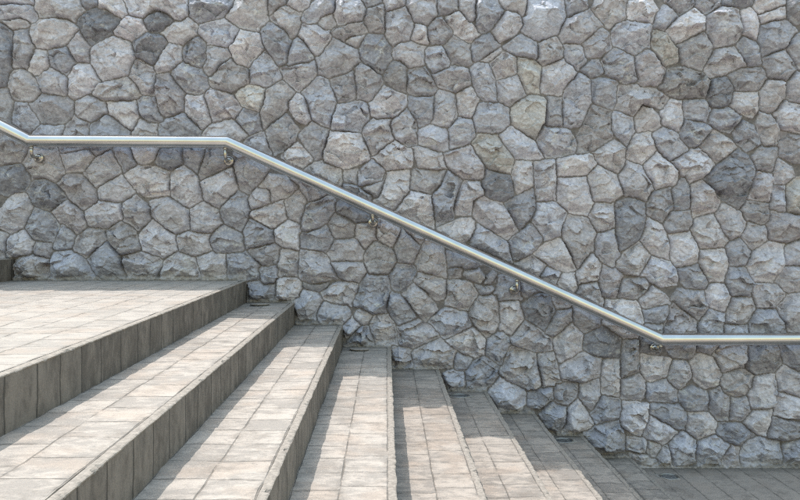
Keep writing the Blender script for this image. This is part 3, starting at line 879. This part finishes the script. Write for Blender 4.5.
        hh = rim * (1.2 + 1.75 * np.clip(jd[c:d, a:b][m], 0.1, 1.2) + r.uniform(-0.7, 1.6) + 1.3 * F + N * np.clip(D / 3, 0.35, 1))
        h[c:d, a:b][m] = hh
        # colour of the stone itself
        base = np.array(TINT[tint]) * TONE[tone] * r.uniform(0.94, 1.06)
        mo = mott[c:d, a:b][m]
        k = 1 + 0.13 * mo + 0.12 * perlin(bx / 14 + oy, by / 3.0 + ox) + 0.06 * fine[c:d, a:b][m]
        cc = base[None, :] * k[:, None]
        # rusty / earthy patches, white calcite veins
        e = sstep(0.35, 0.9, fbm(x / 17 + oy, y / 17 + ox, 3)) * r.uniform(0.05, 0.4) * (0.3 if tint in 'bv' else 0.8)
        cc = cc * (1 - e[:, None]) + np.array([0.33, 0.295, 0.27]) * (TONE[tone] / 0.33) * e[:, None]
        vs_ = 0.85 if tint == 'v' else (0.75 if r.rand() < 0.45 else 0.28)
        w = np.clip(np.maximum(vein[c:d, a:b][m], (vein2[c:d, a:b][m]) * (1.0 if tint == 'v' else 0.0)), 0, 1) * vs_ * sstep(-0.1, 0.5, fbm(x / 12 + ox, y / 12 + oy, 2))
        cc = cc * (1 - w[:, None]) + np.array([0.62, 0.61, 0.60]) * w[:, None]
        fl = fleck[c:d, a:b][m] * r.uniform(0.1, 0.55)
        cc = cc * (1 - fl[:, None]) + np.array([0.60, 0.59, 0.60]) * fl[:, None]
        # pale worn arrises where the planes meet the rim, mortar smeared on the margin
        s = np.exp(-np.maximum(D - 0.6, 0) / 1.0) * np.clip(0.15 + 0.6 * fbm(x / 8 - 5, y / 8, 2), 0, 1)
        cc = cc * (1 - 0.6 * s[:, None]) + mcol[c:d, a:b][m] * 1.7 * 0.6 * s[:, None]
        colr[c:d, a:b][m] = cc
    mo = sstep(0.7, 0.25, dep)
    colr = colr * (1 - mo[..., None]) + mcol * mo[..., None]
    h = h + 0.5 * np.maximum(0, fbm(U / 4, V / 4, 2)) * mo
    # mortar slurry thrown over the foot of the lowest courses
    nst = np.clip(np.floor((U - 246.0) / 48.3) + 1, 0, 8)
    foot = np.where(U < 246, 279.0, np.where(U > 632, 469.0, 280.5 + 22.3 * nst))
    low = sstep(-7.5, -1.0, V - foot + 5 * fbm(U / 14, V / 14, 3)) * 0.6
    skirt = sstep(-4.2, -1.2, V - foot + 2.6 * fbm(U / 9 + 3, V / 9, 3)) * (V < foot + 6)
    low = np.maximum(low, sstep(455, 468, V + 5 * fbm(U / 14, V / 14, 3)) * (U > 610) * 0.65)
    h = h * (1 - 0.55 * low)
    h = h * (1 - skirt) + skirt * (4.2 + 1.3 * fbm(U / 5, V / 5, 3))
    low = np.maximum(low, skirt)
    colr = colr * (1 - low[..., None] * 0.6) + np.array([0.36, 0.33, 0.315]) * low[..., None] * 0.6
    colr = np.clip(colr, 0.03, 0.8)
    X = (U - UX) / S; Z = EYE + (UY - V) / S; Y = -(h - 7.0) / S
    co = np.stack([X, Y, Z], -1).reshape(-1, 3)
    idx = np.arange(nu * nv).reshape(nv, nu)
    quads = np.stack([idx[:-1, :-1], idx[1:, :-1], idx[1:, 1:], idx[:-1, 1:]], -1).reshape(-1, 4)
    # close the body behind the face: rim loop pushed back to the rear plane
    loop = np.concatenate([idx[0, :], idx[1:, -1], idx[-1, :-1][::-1], idx[1:-1, 0][::-1]])
    nb = len(loop); base_i = co.shape[0]
    rear = co[loop].copy(); rear[:, 1] = 0.42
    co = np.concatenate([co, rear])
    ri = base_i + np.arange(nb)
    ln = np.roll(loop, -1); rn = np.roll(ri, -1)
    side = np.stack([loop, ln, rn, ri], -1)
    quads = np.concatenate([quads, side])
    me = bpy.data.meshes.new('stone_wall')
    nq = len(quads)
    me.vertices.add(len(co)); me.vertices.foreach_set('co', co.astype(np.float32).ravel())
    me.loops.add(nq * 4 + nb); me.polygons.add(nq + 1)
    li = np.concatenate([quads.ravel(), ri[::-1]]).astype(np.int32)
    me.loops.foreach_set('vertex_index', li)
    ls = np.concatenate([np.arange(nq) * 4, [nq * 4]]).astype(np.int32)
    me.polygons.foreach_set('loop_start', ls)
    try: me.polygons.foreach_set('loop_total', np.concatenate([np.full(nq, 4), [nb]]).astype(np.int32))
    except Exception: pass
    at = me.attributes.new('stone_colour', 'FLOAT_COLOR', 'POINT')
    cols = np.concatenate([colr.reshape(-1, 3), np.full((nb, 3), 0.28)])
    at.data.foreach_set('color', np.concatenate([cols, np.ones((len(cols), 1))], 1).astype(np.float32).ravel())
    me.update(calc_edges=True); me.validate()
    me.materials.append(M_STONE)
    o = link(bpy.data.objects.new('stone_wall', me))
    tag(o, 'tall grey rubble stone wall of irregular mortared stones behind the stairs', 'wall')
    def surface(u, v, rad):
        a = int((u - rad - U0) / DU); b = int((u + rad - U0) / DU) + 1
        c = int((v - rad - V0) / DU); d = int((v + rad - V0) / DU) + 1
        return float(np.percentile(Y[c:d, a:b], 20)), float(Y[c:d, a:b].min())
    return surface
surface = build_wall()

# ------------------------------------------------------------------ stairs
NY0, NY1 = 0.06, -9.0          # every step runs from the wall towards (and past) the viewer
def ylist():
    y = NY0; out = [y]
    while y > NY1:
        d = 0.011 if y > -4.6 else 0.06
        y -= d; out.append(y)
    return np.array(out)
YS = ylist()

def step_body(w, z, zlow, seed, parent, label=None, mat=None, name='step'):
    """tread slab: origin on the nosing line, x from -w to the nosing strip"""
    xs = [-w - 0.015] + list(np.linspace(-w + 0.01, -0.0255, max(4, int(w / 0.06))))
    n = len(YS); k = len(xs)
    A, B = np.meshgrid(np.array(xs), YS)
    Zt = 0.0022 * fbm(A * 5 + seed, B * 5, 3) + 0.0012 * perlin(A * 11, B * 30 + seed)
    vt = [(A[i, j], B[i, j], Zt[i, j]) for i in range(n) for j in range(k)]
    fc = [(i * k + j, (i + 1) * k + j, (i + 1) * k + j + 1, i * k + j + 1) for i in range(n - 1) for j in range(k - 1)]
    base = len(vt)
    lo = zlow - z - 0.05
    x0, x1 = xs[0], xs[-1]
    vt += [(x0, NY0, lo), (x1, NY0, lo), (x1, YS[-1], lo), (x0, YS[-1], lo)]
    top_n = list(range(0, k)); top_f = list(range((n - 1) * k, n * k))
    left = [i * k for i in range(n)]; right = [i * k + k - 1 for i in range(n)]
    fc.append(tuple(top_n + [base + 1, base])); fc.append(tuple(top_f[::-1] + [base + 3, base + 2]))
    fc.append(tuple(left[::-1] + [base, base + 3])); fc.append(tuple(right + [base + 2, base + 1]))
    fc.append((base, base + 1, base + 2, base + 3))
    return vt, fc

def nosing_mesh(seed):
    """thin edge strip with chipped, hand-finished arris"""
    y = YS; n = len(y)
    e1 = fbm(y * 9 + seed, y * 0 + 3.1, 4, 0.6); e2 = fbm(y * 14 + seed, y * 0 + 8.7, 4, 0.6)
    chip = np.maximum(0, fbm(y * 22 + seed * 3, y * 0 + 1.7, 3, 0.6) - 0.45) * 0.02
    vt = []
    for i in range(n):
        a = 0.0038 * e1[i] - chip[i]; b = 0.0007 * e2[i] - 0.3 * chip[i]
        prof = [(-0.0255, -0.008), (-0.0255, -0.0012), (-0.022, 0.0002), (-0.010 + 0.3 * a, 0.0004 + 0.4 * b), (-0.003 + a, -0.0004 + b), (0.0002 + a, -0.002 + 1.2 * b), (0.0006 + 0.6 * a, -0.0035 + 1.4 * b), (0.0004 + 0.2 * a, -0.0055 + 1.4 * b), (-0.003, -0.008)]
        vt += [(p, y[i], q) for p, q in prof]
    k = 9
    fc = [(i * k + j, i * k + (j + 1) % k, (i + 1) * k + (j + 1) % k, (i + 1) * k + j) for i in range(n - 1) for j in range(k)]
    fc.append(tuple(range(k))[::-1]); fc.append(tuple((n - 1) * k + j for j in range(k)))
    return vt, fc

def riser_mesh(hgt, seed):
    zs = np.linspace(-hgt - 0.02, -0.0045, 8); n = len(YS); k = len(zs)
    A, B = np.meshgrid(zs, YS)
    Xo = 0.0022 * fbm(B * 6 + seed, A * 6, 3) - 0.0008
    vt = [(Xo[i, j], B[i, j], A[i, j]) for i in range(n) for j in range(k)]
    fc = [(i * k + j, i * k + j + 1, (i + 1) * k + j + 1, (i + 1) * k + j) for i in range(n - 1) for j in range(k - 1)]
    base = len(vt); xb = -0.0245
    vt += [(xb, YS[0], zs[0]), (xb, YS[0], zs[-1]), (xb, YS[-1], zs[-1]), (xb, YS[-1], zs[0])]
    near = list(range(k)); far = [(n - 1) * k + j for j in range(k)]
    top = [i * k + k - 1 for i in range(n)]; bot = [i * k for i in range(n)]
    fc += [tuple(near[::-1] + [base, base + 1]), tuple(far + [base + 2, base + 3]), tuple(top[::-1] + [base + 1, base + 2]), tuple(bot + [base + 3, base]), (base, base + 3, base + 2, base + 1)]
    return vt, fc

EDGE_U = lambda n: 246.0 + 48.3 * (n - 1)
EDGE_V = lambda n: 280.5 + 22.3 * (n - 1)
LEV = {n: wz(EDGE_V(n)) for n in range(1, 10)}
XED = {n: wx(EDGE_U(n)) for n in range(1, 10)}
LEV[10] = 0.0
LEV[0] = wz(258.4); XED[0] = wx(12.0)
for q in (-1, -2):
    LEV[q] = LEV[q + 1] + 0.1477; XED[q] = XED[q + 1] - 0.32
XED[-3] = XED[-2] - 1.1

stairs = empty('staircase', (XED[5], 0, 0))
tag(stairs, 'broad stamped concrete staircase descending to the right along the stone wall', 'stairs')
for n in range(-2, 10):
    w = XED[n] - XED[n - 1]; zlow = LEV[n + 1]
    org = (XED[n] - XED[5], 0, LEV[n])
    vt, fc = step_body(w, LEV[n], zlow if n < 9 else 0.04, n * 7.3, stairs)
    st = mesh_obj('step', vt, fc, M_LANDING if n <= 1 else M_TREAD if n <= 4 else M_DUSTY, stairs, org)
    if n == 1: st['label'] = 'wide upper landing of the staircase'
    vt, fc = nosing_mesh(n * 5.1 + 2)
    mesh_obj('nosing', vt, fc, M_NOSE, st, smooth=False)
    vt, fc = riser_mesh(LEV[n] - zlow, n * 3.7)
    mesh_obj('riser', vt, fc, M_RISER, st)

# lower paving and the ground round it
def sheet(name, x0, x1, y0, y1, z, mat, nx, ny, amp, seed, org):
    xs = np.linspace(x0, x1, nx); ys = np.linspace(y0, y1, ny)
    A, B = np.meshgrid(xs, ys)
    Zt = amp * fbm(A * 3 + seed, B * 3, 3)
    vt = [(A[i, j] - org[0], B[i, j] - org[1], z + Zt[i, j] - org[2]) for i in range(ny) for j in range(nx)]
    fc = [(i * nx + j, i * nx + j + 1, (i + 1) * nx + j + 1, (i + 1) * nx + j) for i in range(ny - 1) for j in range(nx - 1)]
    return mesh_obj(name, vt, fc, mat, None, org)
pv = sheet('pavement', XED[9] - 0.03, 6.5, -9.0, 0.06, 0.0, M_PAVE, 120, 220, 0.0018, 4, (XED[9] + 0.0, 0, 0))
tag(pv, kind='structure')
gr = mesh_obj('ground', [(-400, -400, -0.02), (400, -400, -0.02), (400, 400, -0.02), (-400, 400, -0.02)], [(0, 1, 2, 3)], M_GROUND)
tag(gr, kind='structure')

# ------------------------------------------------------------------ recessed ground lights
def floor_light(u, v, z, label, lid=False, tilt=0.0):
    k = (EYE - z) * S / (v - UY)              # how far along the sight line the paving is met
    y = -CAM_D + CAM_D * k
    x = wx(UX + (u - UX) * k)
    root = empty('recessed_light', (x, y, z))
    root.rotation_euler = (0, 0, rng.uniform(0, 6.28))
    tag(root, label, 'ground light', 'round recessed lights set in the steps along the wall foot')
    R = 0.060
    if lid:
        bm = bmesh.new()
        lathe(bm, [(R - 0.004, -0.02), (R - 0.004, 0.004), (R + 0.003, 0.0065), (R + 0.004, 0.0085), (R, 0.012), (R * 0.6, 0.0135), (0.004, 0.014)], 36)
        c = bm_obj('cover', bm, M_COVER, root, smooth=False)
        c.rotation_euler = (0.0, tilt, 0.0)
        bm = bmesh.new()
        lathe(bm, [(R - 0.012, -0.02), (R - 0.012, 0.0045), (R - 0.002, 0.0048), (R - 0.002, -0.02)], 36)
        bm_obj('rim', bm, M_LENS, root)
    else:
        bm = bmesh.new()
        lathe(bm, [(R + 0.016, -0.02), (R + 0.014, 0.003), (R + 0.004, 0.0055), (R + 0.001, -0.02)], 36)
        for vv in bm.verts:
            a = math.atan2(vv.co.y, vv.co.x); f = 1 + 0.12 * math.sin(3 * a + u) + 0.07 * math.sin(7 * a)
            if vv.co.xy.length > R + 0.01: vv.co.x *= f; vv.co.y *= f
        bm_obj('collar', bm, M_COLLAR, root)
        bm = bmesh.new()
        lathe(bm, [(R - 0.006, -0.02), (R - 0.006, 0.004), (R - 0.002, 0.0075), (R + 0.003, 0.007), (R + 0.004, -0.02)], 40)
        bm_obj('rim', bm, M_RING, root, smooth=True)
        bm = bmesh.new()
        lathe(bm, [(R - 0.007, -0.02), (R - 0.007, 0.002), (R * 0.6, 0.0045), (0.003, 0.0055)], 36)
        bm_obj('lens', bm, M_LENS, root, smooth=True)
floor_light(260, 304.6 + 0.9, LEV[2], 'dusty round light cover standing proud of the first step below the landing', True, 0.05)
floor_light(359, 350.3, LEV[4], 'dusty round light cover on the third step below the landing, by the wall foot', True, 0.05)
floor_light(460, 396.2, LEV[6], 'round dark light in a pale mortar collar on the fifth step below the landing', False)
floor_light(563.5, 441.0, LEV[8], 'round dark light set in the second lowest shaded step', False)
floor_light(669, 477.0, 0.0, 'round dark light with pale ring in the lower pavement at the foot of the stairs', False)

# ------------------------------------------------------------------ handrail
RY = -0.135                          # axis stands this far off the wall plane
RS = S * CAM_D / (CAM_D + RY)
def rail_pt(u, v): return Vector(((u - UX) / RS, RY, EYE + (UY - v) / RS))
hr = empty('handrail', (rail_pt(443, 241).x, 0.0, 0.0))
tag(hr, 'long brushed steel tube handrail bracketed to the stone wall', 'handrail')
HO = Vector((hr.location.x, 0, 0))
key = [rail_pt(-235, 4.0), rail_pt(29.3, 140.6), rail_pt(227, 141.9), rail_pt(661, 339.3), rail_pt(1020, 338.6)]
pts = [key[0]]
for i in range(1, len(key) - 1):
    a = (key[i - 1] - key[i]).normalized(); b = (key[i + 1] - key[i]).normalized(); f = 0.007
    p0 = key[i] + a * f; p2 = key[i] + b * f
    for t in (0, 0.25, 0.5, 0.75, 1.0):
        pts.append(p0 * (1 - t) ** 2 + key[i] * 2 * t * (1 - t) + p2 * t * t)
pts.append(key[-1])
bm = bmesh.new()
tube(bm, [p - HO for p in pts], 0.0385, 40)
ro = bm_obj('rail', bm, M_STEEL, hr, smooth=True)

def rail_z(u):
    for p, q in zip([(-235, 4.0), (29.3, 140.6), (227, 141.9), (661, 339.3)], [(29.3, 140.6), (227, 141.9), (661, 339.3), (1020, 338.6)]):
        if p[0] <= u <= q[0]: return p[1] + (q[1] - p[1]) * (u - p[0]) / (q[0] - p[0])
for (u, v) in ((31.5, 156.5), (225.3, 159.5), (372.8, 222.5), (517, 291.5), (660.5, 350.8)):
    top = rail_pt(u, rail_z(u)); low = rail_pt(u, v)
    su = UX + (low.x) * S; sv = UY - (low.z - EYE) * S
    ys, ym = surface(su, sv, 4.5)
    ys = min(ys, -0.012)
    bm = bmesh.new()
    p = [Vector((top.x, RY, top.z - 0.03))]
    zb = low.z; rad = 0.030
    p.append(Vector((top.x, RY, zb + rad)))
    for k in range(1, 7):
        a = k / 6 * math.pi / 2
        p.append(Vector((top.x, RY + rad * (1 - math.cos(a)), zb + rad * (1 - math.sin(a)))))
    p.append(Vector((top.x, 0.06, zb)))
    tube(bm, [q - HO for q in p], 0.0102, 16)
    br = bm_obj('bracket', bm, M_CAST, hr, smooth=True)
    # flange: domed disc against the stone with a raised lip and a ball at its middle
    bm = bmesh.new()
    lathe(bm, [(0.031, -0.05), (0.0325, 0.002), (0.0315, 0.008), (0.027, 0.0115), (0.019, 0.011), (0.016, 0.0145), (0.0125, 0.019), (0.0095, 0.020)], 32, 'y', Vector((top.x, ys, zb)) - HO)
    bm_obj('flange', bm, M_CAST, br, smooth=True)
    bm = bmesh.new()
    lathe(bm, [(0.013, -0.030), (0.0135, -0.024), (0.012, -0.0185), (0.0095, -0.0165)][::-1], 20, 'z', Vector((top.x, RY, top.z - 0.0215)) - HO)
    bm_obj('saddle', bm, M_CAST, br, smooth=True)

# ------------------------------------------------------------------ light and sky
SUN = Vector((-0.39, 0.455, 1.0)).normalized()
elev = math.asin(SUN.z); azim = math.atan2(SUN.x, SUN.y)
w = bpy.data.worlds.new('World'); scn.world = w; w.use_nodes = True
nt = w.node_tree; nt.nodes.clear()
out = nt.nodes.new('ShaderNodeOutputWorld'); bg = nt.nodes.new('ShaderNodeBackground'); sky = nt.nodes.new('ShaderNodeTexSky')
sky.sky_type = 'NISHITA'; sky.sun_disc = False
sky.sun_elevation = elev; sky.sun_rotation = azim
sky.air_density = 3.0; sky.dust_density = 2.6; sky.ozone_density = 2.0; sky.altitude = 0
bg.inputs[1].default_value = 0.15
nt.links.new(sky.outputs[0], bg.inputs[0]); nt.links.new(bg.outputs[0], out.inputs[0])
ld = bpy.data.lights.new('sun', 'SUN'); ld.energy = 2.0; ld.angle = math.radians(0.5); ld.color = (1.0, 0.955, 0.89)
lo = link(bpy.data.objects.new('sun', ld)); lo.location = SUN * 30
lo.rotation_euler = (-SUN).to_track_quat('-Z', 'Y').to_euler()

# ------------------------------------------------------------------ camera
cd = bpy.data.cameras.new('camera'); cam = link(bpy.data.objects.new('camera', cd))
cam.location = (0, -CAM_D, EYE); cam.rotation_euler = (math.radians(90), 0, 0)
cd.sensor_width = 36.0; cd.lens = 36.0 * S * CAM_D / 800.0
cd.shift_x = (400 - UX) / 800.0; cd.shift_y = -(250 - UY) / 800.0
cd.clip_start = 0.05; cd.clip_end = 2000
scn.camera = cam
scn.cycles.use_denoising = False
scn.cycles.filter_width = 1.2
scn.view_settings.view_transform = 'Standard'; scn.view_settings.look = 'None'
scn.view_settings.exposure = 1.05; scn.view_settings.gamma = 1.0; scn.view_settings.use_curve_mapping = False
